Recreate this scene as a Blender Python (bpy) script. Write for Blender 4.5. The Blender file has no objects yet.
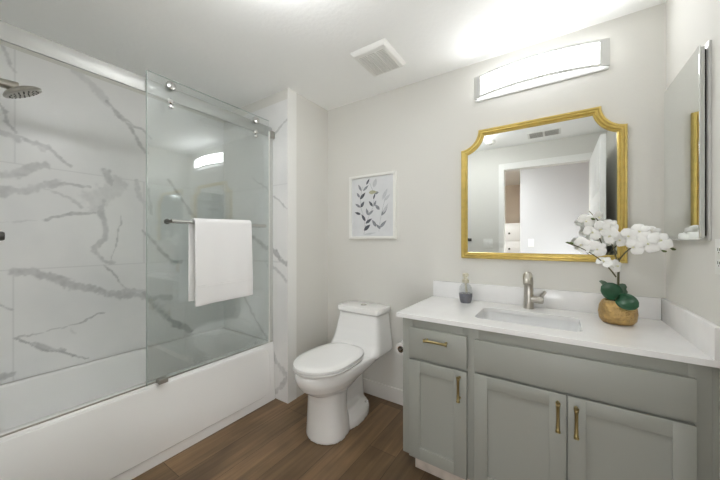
import bpy, bmesh, math, random
import numpy as np
from mathutils import Vector, Matrix

random.seed(7)
rng = np.random.RandomState(3)
S = bpy.context.scene
COL = S.collection
PI = math.pi

# ------------------------------------------------------------------ camera
cam_data = bpy.data.cameras.new('camera')
cam_data.sensor_width = 36.0
cam_data.lens = 292.93 / 720.0 * 36.0
cam_data.shift_y = 0.78 / 720.0
cam_data.clip_start = 0.01
cam = bpy.data.objects.new('camera', cam_data)
cam.location = (0, 0, 1.2575)
cam.rotation_euler = (PI / 2, 0, 0.5894)
COL.objects.link(cam)
S.camera = cam

# ------------------------------------------------------------------ world, exposure
W = bpy.data.worlds.new('world')
W.use_nodes = True
W.node_tree.nodes['Background'].inputs[0].default_value = (0.9, 0.95, 1.0, 1)
W.node_tree.nodes['Background'].inputs[1].default_value = 0.3
S.world = W
S.view_settings.view_transform = 'Standard'
S.view_settings.look = 'None'
S.view_settings.gamma = 1.0
S.view_settings.use_curve_mapping = False
S.view_settings.exposure = 1.65

DRUM_FILL_EMIT = 7.2         # added fill lamp on the bathroom ceiling, in front of the doorway
FIXTURE_EMIT = 5.6       # vanity bar diffuser
FLOOR_FILL_EMIT = 4.4    # shade of the floor lamp added in the hallway as fill
HALL_FILL_WATTS = 17.0        # added fill light on the hallway ceiling behind the camera


def area_light(name, loc, size, size_y, watts, rot=(0, 0, 0), color=(0.985, 0.993, 1.0)):
    ld = bpy.data.lights.new(name, 'AREA')
    ld.shape = 'RECTANGLE'
    ld.size = size
    ld.size_y = size_y
    ld.energy = watts
    ld.color = color
    o = bpy.data.objects.new(name, ld)
    o.location = loc
    o.rotation_euler = rot
    COL.objects.link(o)
    return o


area_light('hall_fill_light', (-1.30, -0.45, 2.40), 0.5, 0.5, HALL_FILL_WATTS)  # added to brighten the room, no hallway lamp is in view
S.cycles.max_bounces = 16
S.cycles.diffuse_bounces = 12
S.cycles.transparent_max_bounces = 24

# ------------------------------------------------------------------ helpers: materials


def s2l(c):
    return tuple(((v / 255) / 12.92 if v / 255 <= 0.04045 else ((v / 255 + 0.055) / 1.055) ** 2.4) for v in c)


def mat(name, rgb, rough=0.5, metal=0.0, spec=0.5, noise=None, bump=None, coat=0.0, sheen=0.0):
    """rgb in sRGB 0-255. noise=(scale, amount) varies colour, bump=(scale, strength, distance)."""
    m = bpy.data.materials.new(name)
    m.use_nodes = True
    nt = m.node_tree
    b = nt.nodes['Principled BSDF']
    c = s2l(rgb)
    b.inputs['Base Color'].default_value = (*c, 1)
    b.inputs['Roughness'].default_value = rough
    b.inputs['Metallic'].default_value = metal
    b.inputs['Specular IOR Level'].default_value = spec
    b.inputs['Coat Weight'].default_value = coat
    b.inputs['Sheen Weight'].default_value = sheen
    tc = nt.nodes.new('ShaderNodeTexCoord')
    if noise:
        n = nt.nodes.new('ShaderNodeTexNoise')
        n.inputs['Scale'].default_value = noise[0]
        n.inputs['Detail'].default_value = 5
        nt.links.new(tc.outputs['Object'], n.inputs['Vector'])
        r = nt.nodes.new('ShaderNodeValToRGB')
        a = noise[1]
        r.color_ramp.elements[0].position = 0.3
        r.color_ramp.elements[1].position = 0.7
        r.color_ramp.elements[0].color = (*[v * (1 - a) for v in c], 1)
        r.color_ramp.elements[1].color = (*[min(1, v * (1 + a)) for v in c], 1)
        nt.links.new(n.outputs['Fac'], r.inputs['Fac'])
        nt.links.new(r.outputs['Color'], b.inputs['Base Color'])
    if bump:
        n = nt.nodes.new('ShaderNodeTexNoise')
        n.inputs['Scale'].default_value = bump[0]
        n.inputs['Detail'].default_value = 3
        nt.links.new(tc.outputs['Object'], n.inputs['Vector'])
        bp = nt.nodes.new('ShaderNodeBump')
        bp.inputs['Strength'].default_value = bump[1]
        bp.inputs['Distance'].default_value = bump[2]
        nt.links.new(n.outputs['Fac'], bp.inputs['Height'])
        nt.links.new(bp.outputs['Normal'], b.inputs['Normal'])
    return m


def glass_mat(name, tint, f0=0.04, gloss=(1, 1, 1)):
    """clear sheet glass: tinted transmission plus a Fresnel (Schlick) mirror reflection"""
    m = bpy.data.materials.new(name)
    m.use_nodes = True
    nt = m.node_tree
    nt.nodes.remove(nt.nodes['Principled BSDF'])
    out = nt.nodes['Material Output']
    t = nt.nodes.new('ShaderNodeBsdfTransparent')
    t.inputs[0].default_value = (*tint, 1)
    g = nt.nodes.new('ShaderNodeBsdfGlossy')
    g.inputs['Color'].default_value = (*gloss, 1)
    g.inputs['Roughness'].default_value = 0.0
    geo = nt.nodes.new('ShaderNodeNewGeometry')
    dot = nt.nodes.new('ShaderNodeVectorMath')
    dot.operation = 'DOT_PRODUCT'
    nt.links.new(geo.outputs['Incoming'], dot.inputs[0])
    nt.links.new(geo.outputs['Normal'], dot.inputs[1])

    def mth(op, a, bb):
        n = nt.nodes.new('ShaderNodeMath')
        n.operation = op
        for i, v in enumerate((a, bb)):
            if v is None:
                continue
            if hasattr(v, 'links'):
                nt.links.new(v, n.inputs[i])
            else:
                n.inputs[i].default_value = v
        return n.outputs[0]
    ab = mth('ABSOLUTE', dot.outputs['Value'], None)
    om = mth('SUBTRACT', 1.0, ab)
    p5 = mth('POWER', om, 5.0)
    fr = mth('ADD', mth('MULTIPLY', p5, 1 - f0), f0)
    mx = nt.nodes.new('ShaderNodeMixShader')
    nt.links.new(fr, mx.inputs[0])
    nt.links.new(t.outputs[0], mx.inputs[1])
    nt.links.new(g.outputs[0], mx.inputs[2])
    nt.links.new(mx.outputs[0], out.inputs['Surface'])
    return m


def emit_mat(name, rgb, strength):
    m = bpy.data.materials.new(name)
    m.use_nodes = True
    nt = m.node_tree
    nt.nodes.remove(nt.nodes['Principled BSDF'])
    e = nt.nodes.new('ShaderNodeEmission')
    e.inputs[0].default_value = (*rgb, 1)
    e.inputs[1].default_value = strength
    nt.links.new(e.outputs[0], nt.nodes['Material Output'].inputs['Surface'])
    return m


def marble_mat():
    m = bpy.data.materials.new('veined_marble')
    m.use_nodes = True
    nt = m.node_tree
    b = nt.nodes['Principled BSDF']
    b.inputs['Roughness'].default_value = 0.22
    b.inputs['Specular IOR Level'].default_value = 0.4
    at = nt.nodes.new('ShaderNodeAttribute')
    at.attribute_name = 'vein'
    tc = nt.nodes.new('ShaderNodeTexCoord')
    n = nt.nodes.new('ShaderNodeTexNoise')
    n.inputs['Scale'].default_value = 2.2
    n.inputs['Detail'].default_value = 6
    nt.links.new(tc.outputs['Object'], n.inputs['Vector'])
    r = nt.nodes.new('ShaderNodeValToRGB')
    r.color_ramp.elements[0].position = 0.35
    r.color_ramp.elements[1].position = 0.65
    r.color_ramp.elements[0].color = (*s2l((232, 233, 233)), 1)
    r.color_ramp.elements[1].color = (*s2l((242, 242, 241)), 1)
    nt.links.new(n.outputs['Fac'], r.inputs['Fac'])
    mx = nt.nodes.new('ShaderNodeMixRGB')
    nt.links.new(at.outputs['Fac'], mx.inputs['Fac'])
    nt.links.new(r.outputs['Color'], mx.inputs['Color1'])
    mx.inputs['Color2'].default_value = (*s2l((112, 113, 116)), 1)
    nt.links.new(mx.outputs['Color'], b.inputs['Base Color'])
    return m


def floor_mat():
    m = bpy.data.materials.new('brown_wood_planks')
    m.use_nodes = True
    nt = m.node_tree
    b = nt.nodes['Principled BSDF']
    b.inputs['Roughness'].default_value = 0.42
    tc = nt.nodes.new('ShaderNodeTexCoord')
    mp = nt.nodes.new('ShaderNodeMapping')
    mp.inputs['Rotation'].default_value = (0, 0, PI / 2)
    mp.inputs['Location'].default_value = (0.31, 0.05, 0)
    nt.links.new(tc.outputs['Object'], mp.inputs['Vector'])
    br = nt.nodes.new('ShaderNodeTexBrick')
    br.offset = 0.37
    br.inputs['Color1'].default_value = (*s2l((134, 109, 82)), 1)
    br.inputs['Color2'].default_value = (*s2l((94, 76, 55)), 1)
    br.inputs['Mortar'].default_value = (*s2l((52, 40, 31)), 1)
    br.inputs['Scale'].default_value = 1.0
    br.inputs['Mortar Size'].default_value = 0.0014
    br.inputs['Mortar Smooth'].default_value = 0.3
    br.inputs['Bias'].default_value = -0.1
    br.inputs['Brick Width'].default_value = 1.22
    br.inputs['Row Height'].default_value = 0.18
    nt.links.new(mp.outputs[0], br.inputs['Vector'])
    # grain stretched along the plank
    mp2 = nt.nodes.new('ShaderNodeMapping')
    mp2.inputs['Scale'].default_value = (38, 1.6, 1)
    nt.links.new(tc.outputs['Object'], mp2.inputs['Vector'])
    n = nt.nodes.new('ShaderNodeTexNoise')
    n.inputs['Scale'].default_value = 1.0
    n.inputs['Detail'].default_value = 6
    n.inputs['Distortion'].default_value = 0.6
    nt.links.new(mp2.outputs[0], n.inputs['Vector'])
    n2 = nt.nodes.new('ShaderNodeTexNoise')
    n2.inputs['Scale'].default_value = 2.6
    n2.inputs['Detail'].default_value = 3
    mp3 = nt.nodes.new('ShaderNodeMapping')
    mp3.inputs['Scale'].default_value = (2.2, 0.8, 1)
    nt.links.new(tc.outputs['Object'], mp3.inputs['Vector'])
    nt.links.new(mp3.outputs[0], n2.inputs['Vector'])
    r = nt.nodes.new('ShaderNodeValToRGB')
    r.color_ramp.elements[0].position = 0.3
    r.color_ramp.elements[1].position = 0.72
    r.color_ramp.elements[0].color = (0.62, 0.60, 0.58, 1)
    r.color_ramp.elements[1].color = (1.22, 1.2, 1.16, 1)
    nt.links.new(n.outputs['Fac'], r.inputs['Fac'])
    r2 = nt.nodes.new('ShaderNodeValToRGB')
    r2.color_ramp.elements[0].position = 0.3
    r2.color_ramp.elements[1].position = 0.7
    r2.color_ramp.elements[0].color = (0.60, 0.58, 0.54, 1)
    r2.color_ramp.elements[1].color = (1.28, 1.26, 1.2, 1)
    nt.links.new(n2.outputs['Fac'], r2.inputs['Fac'])
    m1 = nt.nodes.new('ShaderNodeMixRGB')
    m1.blend_type = 'MULTIPLY'
    m1.inputs['Fac'].default_value = 0.8
    nt.links.new(br.outputs['Color'], m1.inputs['Color1'])
    nt.links.new(r.outputs['Color'], m1.inputs['Color2'])
    m2 = nt.nodes.new('ShaderNodeMixRGB')
    m2.blend_type = 'MULTIPLY'
    m2.inputs['Fac'].default_value = 0.9
    nt.links.new(m1.outputs['Color'], m2.inputs['Color1'])
    nt.links.new(r2.outputs['Color'], m2.inputs['Color2'])
    nt.links.new(m2.outputs['Color'], b.inputs['Base Color'])
    return m


M = dict(
    wall=mat('warm_white_wall_paint', (221, 220, 215), 0.75, spec=0.25, bump=(60, 0.12, 0.004)),
    ceiling=mat('white_ceiling_paint', (250, 251, 250), 0.85, spec=0.2, bump=(45, 0.25, 0.006)),
    trim=mat('white_trim_paint', (236, 236, 233), 0.4),
    base=mat('baseboard_paint', (228, 226, 222), 0.4),
    marble=marble_mat(),
    floor=floor_mat(),
    tub=mat('white_tub_enamel', (246, 246, 245), 0.18, coat=0.3),
    ceramic=mat('white_ceramic', (240, 240, 239), 0.1, coat=0.5),
    seat=mat('white_seat_plastic', (241, 241, 240), 0.22),
    chrome=mat('polished_chrome', (214, 214, 212), 0.12, 1.0),
    nickel=mat('brushed_nickel', (190, 186, 178), 0.28, 1.0),
    satin=mat('satin_aluminium', (214, 215, 213), 0.38, 0.35),
    railmat=mat('polished_rail_metal', (182, 183, 180), 0.45, 0.4),
    darkmetal=mat('dark_metal', (92, 92, 88), 0.35, 0.8),
    guide=mat('grey_guide_metal', (170, 168, 162), 0.4, 0.6),
    brass=mat('antique_brass', (176, 160, 114), 0.3, 1.0),
    gold=mat('gold_leaf_frame', (214, 190, 112), 0.36, 0.8, noise=(30, 0.08)),
    cabinet=mat('grey_cabinet_paint', (158, 160, 153), 0.45),
    toe=mat('bare_pale_board', (214, 204, 194), 0.7, noise=(25, 0.1)),
    quartz=mat('white_quartz', (238, 238, 238), 0.16, noise=(9, 0.03)),
    sink=mat('sink_porcelain', (236, 237, 238), 0.12, coat=0.4),
    mirror=mat('mirror_silver', (236, 239, 238), 0.0, 1.0),
    cotton=mat('white_cotton', (238, 238, 238), 0.95, spec=0.1, bump=(420, 0.35, 0.003), sheen=0.2),
    plastic=mat('white_plastic', (232, 232, 228), 0.45),
    grill=mat('grey_grill_plastic', (186, 186, 182), 0.6),
    dark=mat('dark_gap', (40, 40, 38), 0.8),
    paper=mat('white_tissue_paper', (228, 226, 222), 0.95, spec=0.1),
    card=mat('brown_cardboard', (104, 84, 62), 0.9),
    frame=mat('white_frame_lacquer', (236, 236, 232), 0.4),
    print=mat('pale_print_paper', (220, 222, 224), 0.6, noise=(14, 0.03)),
    ink_dark=mat('slate_watercolour', (88, 92, 100), 0.7, noise=(60, 0.35)),
    ink_mid=mat('grey_watercolour', (140, 144, 150), 0.7, noise=(60, 0.25)),
    ink_pale=mat('pale_watercolour', (198, 201, 204), 0.7, noise=(60, 0.08)),
    ink_olive=mat('olive_watercolour', (176, 176, 150), 0.7, noise=(60, 0.15)),
    petal=mat('white_petal', (246, 246, 244), 0.6, sheen=0.1),
    lip=mat('pale_yellow_lip', (226, 224, 190), 0.5),
    bud=mat('green_bud', (86, 100, 58), 0.5),
    stem=mat('brown_green_stem', (92, 88, 58), 0.6, noise=(60, 0.25)),
    leaf=mat('dark_green_leaf', (38, 84, 56), 0.32, noise=(18, 0.2)),
    leaf_pale=mat('grey_green_leaf', (92, 116, 96), 0.4, noise=(18, 0.15)),
    soil=mat('dark_moss', (44, 40, 32), 0.95),
    pot=mat('hammered_gold', (190, 158, 104), 0.34, 0.7, noise=(40, 0.25), bump=(90, 0.9, 0.01)),
    hall=mat('hall_wall_paint', (192, 192, 194), 0.8, spec=0.2),
    hall_beige=mat('beige_far_wall_paint', (206, 192, 176), 0.8, spec=0.2),
    door=mat('white_door_paint', (236, 236, 235), 0.45),
    lamp=emit_mat('lit_lamp_diffuser', (0.985, 0.993, 1.0), FIXTURE_EMIT),
    lamp_dim=emit_mat('dim_diffuser_edge', (0.985, 0.993, 1.0), 0.9),
    fill_shade=emit_mat('lit_fill_shade', (0.985, 0.993, 1.0), FLOOR_FILL_EMIT),
    drum=emit_mat('lit_fill_drum', (0.985, 0.993, 1.0), DRUM_FILL_EMIT),
    glass=glass_mat('shower_glass', (0.950, 0.963, 0.961), 0.075),
    glass_edge=mat('green_glass_edge', (176, 186, 182), 0.15),
    bottle=glass_mat('clear_bottle_glass', (0.88, 0.89, 0.89), 0.05),
    smoke=mat('smoky_grey_glass', (104, 105, 112), 0.12, spec=0.6, noise=(30, 0.15)),
    pump=mat('cream_pump', (206, 202, 182), 0.35, 0.2),
)

# ------------------------------------------------------------------ helpers: meshes
ORIGIN = {}


def thing(name, label, cat, loc, group=None):
    o = bpy.data.objects.new(name, None)
    o.empty_display_size = 0.1
    o.location = loc
    COL.objects.link(o)
    o['label'] = label
    o['category'] = cat
    if group:
        o['group'] = group
    ORIGIN[o.name] = Vector(loc)
    return o


def obj(name, bm, material, parent=None, origin=None, smooth=35, label=None):
    """link a bmesh (in world coordinates) as one mesh object"""
    org = ORIGIN[parent.name] if parent else Vector(origin or (0, 0, 0))
    bmesh.ops.translate(bm, verts=bm.verts, vec=-org)
    me = bpy.data.meshes.new(name)
    bm.normal_update()
    bm.to_mesh(me)
    bm.free()
    me.materials.append(material)
    if smooth:
        me.shade_smooth()
        me.set_sharp_from_angle(angle=math.radians(smooth))
    o = bpy.data.objects.new(name, me)
    COL.objects.link(o)
    if parent:
        o.parent = parent
        ORIGIN[o.name] = org
    else:
        o.location = org
        ORIGIN[o.name] = org
    if label:
        o['label'] = label
    return o


def tag(o, label, cat, group=None):
    o['label'] = label
    o['category'] = cat
    if group:
        o['group'] = group
    return o


def struct(name, bm, material, smooth=0):
    o = obj(name, bm, material, smooth=smooth)
    o['kind'] = 'structure'
    return o


def BM():
    return bmesh.new()


def box(bm, x0, x1, y0, y1, z0, z1, bev=0.0, seg=2):
    t = bmesh.new()
    bmesh.ops.create_cube(t, size=1)
    for v in t.verts:
        v.co = Vector((x0 if v.co.x < 0 else x1, y0 if v.co.y < 0 else y1, z0 if v.co.z < 0 else z1))
    if bev > 0:
        bmesh.ops.bevel(t, geom=list(t.edges), offset=bev, segments=seg, profile=0.5, affect='EDGES', clamp_overlap=True)
    merge(bm, t)
    return bm


def merge(bm, t, mtx=None):
    me = bpy.data.meshes.new('tmp')
    t.to_mesh(me)
    t.free()
    if mtx is not None:
        me.transform(mtx)
    bm.from_mesh(me)
    bpy.data.meshes.remove(me)


def loft(bm, rings, cap0=True, cap1=True, closed=True):
    vr = [[bm.verts.new(p) for p in r] for r in rings]
    n = len(rings[0])
    for a, b in zip(vr, vr[1:]):
        for i in range(n if closed else n - 1):
            j = (i + 1) % n
            bm.faces.new((a[i], a[j], b[j], b[i]))
    if cap0:
        bm.faces.new(list(reversed(vr[0])))
    if cap1:
        bm.faces.new(vr[-1])
    bmesh.ops.recalc_face_normals(bm, faces=bm.faces)
    return vr


def frame_of(d):
    d = Vector(d).normalized()
    u = d.orthogonal().normalized()
    return u, d.cross(u).normalized()


def tube(bm, pts, r, n=12, caps=True):
    """sweep a circle along points; r a number or one per point"""
    pts = [Vector(p) for p in pts]
    rs = r if isinstance(r, (list, tuple)) else [r] * len(pts)
    rings = []
    u = None
    for i, p in enumerate(pts):
        a = pts[max(i - 1, 0)]
        b = pts[min(i + 1, len(pts) - 1)]
        d = (b - a).normalized()
        if u is None:
            u = d.orthogonal().normalized()
        else:
            u = (u - d * u.dot(d)).normalized()
        w = d.cross(u)
        rings.append([p + (u * math.cos(2 * PI * k / n) + w * math.sin(2 * PI * k / n)) * rs[i] for k in range(n)])
    t = bmesh.new()
    loft(t, rings, caps, caps)
    merge(bm, t)
    return bm


def lathe(bm, prof, base, axis=(0, 0, 1), n=28, caps=True):
    """profile [(radius, distance along axis)]"""
    ax = Vector(axis).normalized()
    u, w = frame_of(ax)
    base = Vector(base)
    rings = [[base + ax * z + (u * math.cos(2 * PI * k / n) + w * math.sin(2 * PI * k / n)) * max(r, 1e-4) for k in range(n)] for r, z in prof]
    t = bmesh.new()
    loft(t, rings, caps, caps)
    merge(bm, t)
    return bm


def rrect(x0, x1, y0, y1, r, z, k=6):
    pts = []
    for cx, cy, a0 in ((x1 - r, y1 - r, 0), (x0 + r, y1 - r, PI / 2), (x0 + r, y0 + r, PI), (x1 - r, y0 + r, 1.5 * PI)):
        for i in range(k + 1):
            a = a0 + i * PI / 2 / k
            pts.append(Vector((cx + r * math.cos(a), cy + r * math.sin(a), z)))
    return pts


def bez(p0, p1, p2, n=12):
    p0, p1, p2 = Vector(p0), Vector(p1), Vector(p2)
    return [p0 * (1 - t) ** 2 + p1 * 2 * t * (1 - t) + p2 * t * t for t in [i / n for i in range(n + 1)]]


def solidify(o, t, offset=-1):
    m = o.modifiers.new('thickness', 'SOLIDIFY')
    m.thickness = t
    m.offset = offset
    return o


# room numbers
XL, XW, XT, XR = -2.58, -1.724, -1.878, 0.4535
YB, YJ, YF0 = 2.05, 1.57, -0.02
H = 2.44
YS = 0.05                      # tiled wall that carries the shower head

# ================================================================== SETTING
b = BM(); box(b, -4.2, 1.6, -3.4, 2.2, -0.06, 0.0); struct('floor', b, M['floor'])
b = BM(); box(b, -4.2, 1.6, -3.4, 2.2, H, H + 0.06); struct('ceiling', b, M['ceiling'])
b = BM(); box(b, -2.72, 0.60, YB, YB + 0.1, 0, H); struct('wall_back', b, M['wall'])
b = BM(); box(b, XR, XR + 0.1, -0.12, YB, 0, H); struct('wall_right', b, M['wall'])
b = BM(); box(b, XL - 0.1, XL - 0.008, -0.12, YB, 0, H); struct('wall_left', b, M['wall'])
b = BM(); box(b, XL - 0.008, XW, YJ + 0.008, YB, 0, H); struct('wall_alcove', b, M['wall'])
# front wall with the doorway the camera stands in
DX0, DX1, DH = -0.547, 0.312, 2.155
b = BM()
box(b, XL - 0.008, DX0, -0.12, YF0, 0, H)
box(b, DX1, XR, -0.12, YF0, 0, H)
box(b, DX0, DX1, -0.12, YF0, DH, H)
struct('wall_front', b, M['wall'])
b = BM(); box(b, XL - 0.008, -1.70, YF0, YS, 0, H); struct('wall_shower', b, M['wall'])
# door casing
b = BM()
box(b, DX0 - 0.06, DX0, YF0, YF0 + 0.016, 0, DH + 0.075, 0.003)
box(b, DX1 + .003, DX1 + 0.065, YF0, YF0 + 0.016, 0, DH + 0.075, 0.003)
box(b, DX0, DX1 + .003, YF0, YF0 + 0.016, DH, DH + 0.075, 0.003)
struct('trim_2', b, M['trim'])
# corner board at the end of the alcove wall
b = BM(); box(b, XW, XW + 0.006, YJ - 0.002, 1.66, 0, H, 0.002); struct('trim_1', b, M['trim'])
b = BM(); box(b, -1.724, -0.66, YB - 0.014, YB, 0, 0.115, 0.004); struct('baseboard_back', b, M['base'])

# ---- marble cladding -------------------------------------------------
VEINS_LEFT = [  # (points (Y,Z), half width, strength)
    ([(0.242, 2.027), (0.26, 1.983), (0.271, 1.93), (0.297, 1.887)], .008, .5),
    ([(0.10, 1.87), (0.242, 1.865), (0.271, 1.862), (0.297, 1.853)], .026, .42),
    ([(0.301, 1.871), (0.347, 1.844), (0.395, 1.828), (0.437, 1.814), (0.48, 1.776), (0.54, 1.732)], .013, .45),
    ([(0.37, 1.845), (0.41, 1.80), (0.43, 1.83)], .012, .3),
    ([(0.06, 1.60), (0.242, 1.622), (0.316, 1.662), (0.407, 1.716)], .026, .42),
    ([(0.06, 1.50), (0.242, 1.53), (0.355, 1.563), (0.458, 1.609)], .034, .40),
    ([(0.416, 1.59), (0.503, 1.617), (0.612, 1.614)], .010, .42),
    ([(0.416, 1.572), (0.48, 1.55), (0.535, 1.519), (0.583, 1.479)], .010, .32),
    ([(0.706, 1.725), (0.717, 1.665)], .026, .42),
    ([(0.632, 1.544), (0.739, 1.599)], .065, .24),
    ([(0.648, 1.492), (0.72, 1.58), (0.772, 1.646)], .055, .24),
    ([(0.690, 1.54), (0.674, 1.453), (0.706, 1.346), (0.695, 1.263), (0.638, 1.202), (0.663, 1.161), (0.706, 1.111), (0.75, 1.108)], .020, .46),
    ([(0.801, 1.435), (0.772, 1.32), (0.744, 1.137)], .006, .45),
    ([(0.06, 1.32), (0.242, 1.357), (0.416, 1.39)], .005, .25),
    ([(0.416, 1.39), (0.503, 1.42), (0.648, 1.451)], .011, .48),
    ([(0.297, 1.088), (0.355, 1.067), (0.437, 1.023), (0.549, 0.959), (0.7, 0.905), (0.917, 0.836), (1.1, 0.79)], .030, .52),
    ([(0.35, 1.055), (0.437, 1.013), (0.549, 0.953), (0.7, 0.90), (0.917, 0.83), (1.1, .785)], .007, .55),
    ([(0.80, 0.90), (0.93, 0.87)], .022, .4),
    ([(0.69, 1.085), (0.739, 1.032), (0.772, 0.965), (0.813, 0.917)], .006, .5),
    ([(0.289, 0.696), (0.395, 0.697), (0.503, 0.719), (0.622, 0.743), (0.7, 0.76)], .005, .5),
    ([(0.293, 0.695), (0.374, 0.631), (0.526, 0.534), (0.607, 0.482)], .006, .62),
    ([(0.374, 0.645), (0.49, 0.572)], .011, .45),
    ([(0.56, 2.36), (0.597, 2.33), (0.674, 2.27), (0.728, 2.203)], .030, .22),
    ([(0.72, 2.22), (0.772, 2.149), (0.843, 2.081), (0.917, 1.976), (0.95, 1.93)], .017, .55),
    ([(0.73, 2.22), (0.772, 2.163), (0.861, 2.093), (0.917, 2.096), (.97, 2.05)], .008, .42),
    ([(0.873, 1.706), (0.917, 1.563), (0.96, 1.50)], .018, .35),
    ([(0.93, 0.86), (0.963, 0.813), (1.059, 0.687), (1.124, 0.601), (1.264, 0.501)], .024, .70),
    ([(1.0, 0.76), (1.09, 0.66)], .045, .35),
    ([(0.92, 1.32), (0.983, 1.263), (1.073, 1.153), (1.124, 1.086), (1.20, 1.08)], .014, .60),
    ([(0.956, 1.644), (0.989, 1.456)], .012, .4),
    ([(0.05, .53), (0.242, 0.503), (0.286, 0.492)], .018, .6),
    ([(0.05, .95), (0.242, 0.893), (0.286, 0.868)], .007, .45),
    ([(1.1, 1.75), (1.28, 1.477), (1.392, 1.335), (1.56, 1.2)], .012, .45),
    ([(0.242, 2.351), (0.271, 2.293), (0.297, 2.226)], .010, .42),
    ([(0.52, 0.70), (0.54, 0.665)], .008, .2),
]
VEINS_END = [
    ([(-2.3, 1.36), (-2.189, 1.29), (-2.029, 1.222), (-1.868, 1.168), (-1.80, 1.12), (-1.74, 1.085), (-1.70, 1.07)], .022, .62),
    ([(-2.3, 1.35), (-2.189, 1.285), (-2.029, 1.218), (-1.868, 1.164), (-1.74, 1.09)], .007, .5),
    ([(-1.953, 1.052), (-1.88, 1.03), (-1.832, 1.018), (-1.74, 0.953)], .018, .42),
    ([(-2.15, 1.80), (-2.029, 1.712), (-1.892, 1.626), (-1.729, 1.503)], .007, .5),
    ([(-2.35, 0.86), (-2.245, 0.741), (-2.108, 0.588), (-1.966, 0.47)], .016, .5),
    ([(-1.86, 2.12), (-1.838, 2.137), (-1.79, 2.175), (-1.72, 2.20)], .012, .42),
    ([(-1.90, 0.36), (-1.856, 0.291), (-1.80, 0.25), (-1.72, 0.21)], .030, .45),
    ([(-1.87, 0.06), (-1.80, 0.11), (-1.72, 0.19)], .022, .42),
    ([(-2.58, 1.1), (-2.45, 1.02), (-2.3, 0.93)], .010, .4),
]


def vnoise(u, v, freq, seed):
    r = np.random.RandomState(seed)
    g = r.rand(64, 64)
    x, y = u * freq + 3.1, v * freq + 7.7
    xi, yi = np.floor(x).astype(int), np.floor(y).astype(int)
    xf, yf = x - xi, y - yi
    xf, yf = xf * xf * (3 - 2 * xf), yf * yf * (3 - 2 * yf)
    a = g[xi % 64, yi % 64]; bb = g[(xi + 1) % 64, yi % 64]; c = g[xi % 64, (yi + 1) % 64]; d = g[(xi + 1) % 64, (yi + 1) % 64]
    return (a * (1 - xf) + bb * xf) * (1 - yf) + (c * (1 - xf) + d * xf) * yf


def vein_field(U, V, veins, joints):
    n1 = vnoise(U, V, 9, 1) * .5 + vnoise(U, V, 24, 2) * .3 + vnoise(U, V, 60, 11) * .2 - .5
    n2 = vnoise(U, V, 9, 3) * .5 + vnoise(U, V, 24, 4) * .3 + vnoise(U, V, 60, 12) * .2 - .5
    u, v = U + n1 * .045, V + n2 * .045
    mod = np.clip(vnoise(U, V, 12, 5) * .45 + vnoise(U, V, 38, 6) * .35 + vnoise(U, V, 80, 8) * .35 - .12, 0, 1.2)
    out = np.zeros_like(U)
    for pts, w, s in veins:
        best = np.full_like(U, 9.0)
        for (a0, b0), (a1, b1) in zip(pts, pts[1:]):
            du, dv = a1 - a0, b1 - b0
            t = np.clip(((u - a0) * du + (v - b0) * dv) / (du * du + dv * dv), 0, 1)
            best = np.minimum(best, np.hypot(u - a0 - t * du, v - b0 - t * dv))
        ww = w * (.30 + 1.0 * mod)
        f = s * np.exp(-(best / ww) ** 4) * (.45 + .9 * mod) + .45 * s * np.exp(-((best - ww * .9) / (.25 * ww)) ** 2) * mod
        out = np.maximum(out, f * .8)
    for (a0, b0), (a1, b1) in joints:
        du, dv = a1 - a0, b1 - b0
        t = np.clip(((U - a0) * du + (V - b0) * dv) / (du * du + dv * dv), 0, 1)
        d = np.hypot(U - a0 - t * du, V - b0 - t * dv)
        out = np.maximum(out, np.where(d < .0035, .16, 0))
    return np.clip(out, 0, 1)


def marble(name, u0, u1, v0, v1, step, place, veins, joints, flip):
    nu, nv = int(round((u1 - u0) / step)) + 1, int(round((v1 - v0) / step)) + 1
    us, vs = np.linspace(u0, u1, nu), np.linspace(v0, v1, nv)
    U, V = np.meshgrid(us, vs, indexing='ij')
    F = vein_field(U, V, veins, joints).ravel()
    co = place(U.ravel(), V.ravel())
    idx = np.arange(nu * nv).reshape(nu, nv)
    q = np.stack([idx[:-1, :-1], idx[1:, :-1], idx[1:, 1:], idx[:-1, 1:]], -1).reshape(-1, 4)
    if flip:
        q = q[:, ::-1]
    me = bpy.data.meshes.new(name)
    me.from_pydata(co.tolist(), [], q.tolist())
    at = me.attributes.new('vein', 'FLOAT', 'POINT')
    at.data.foreach_set('value', F.astype(np.float32))
    me.materials.append(M['marble'])
    o = bpy.data.objects.new(name, me)
    COL.objects.link(o)
    o['kind'] = 'structure'
    solidify(o, 0.008, -1)
    return o


JL = [((0, 1.09), (1.57, 1.09)), ((0, 1.70), (1.57, 1.70)), ((0.289, 0.45), (0.289, 1.09)), ((1.509, .45), (1.509, 1.09)),
      ((0.297, 1.70), (0.297, 2.36)), ((0.93, 1.09), (0.93, 1.70))]
JE = [((-2.6, 1.09), (-1.7, 1.09)), ((-2.6, 1.70), (-1.7, 1.70))]
marble('wall_left_marble', YS, YJ, 0.455, 2.355, 0.006, lambda u, v: np.stack([np.full_like(u, XL), u, v], -1), VEINS_LEFT, JL, False)
marble('wall_alcove_marble', XL, XW + 0.001, 0.0, 2.355, 0.006, lambda u, v: np.stack([u, np.full_like(u, YJ), v], -1), VEINS_END, JE, False)
marble('wall_shower_marble', XL, -1.70, 0.455, 2.355, 0.02, lambda u, v: np.stack([u, np.full_like(u, YS + 0.008), v], -1), [], [], True)

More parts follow.
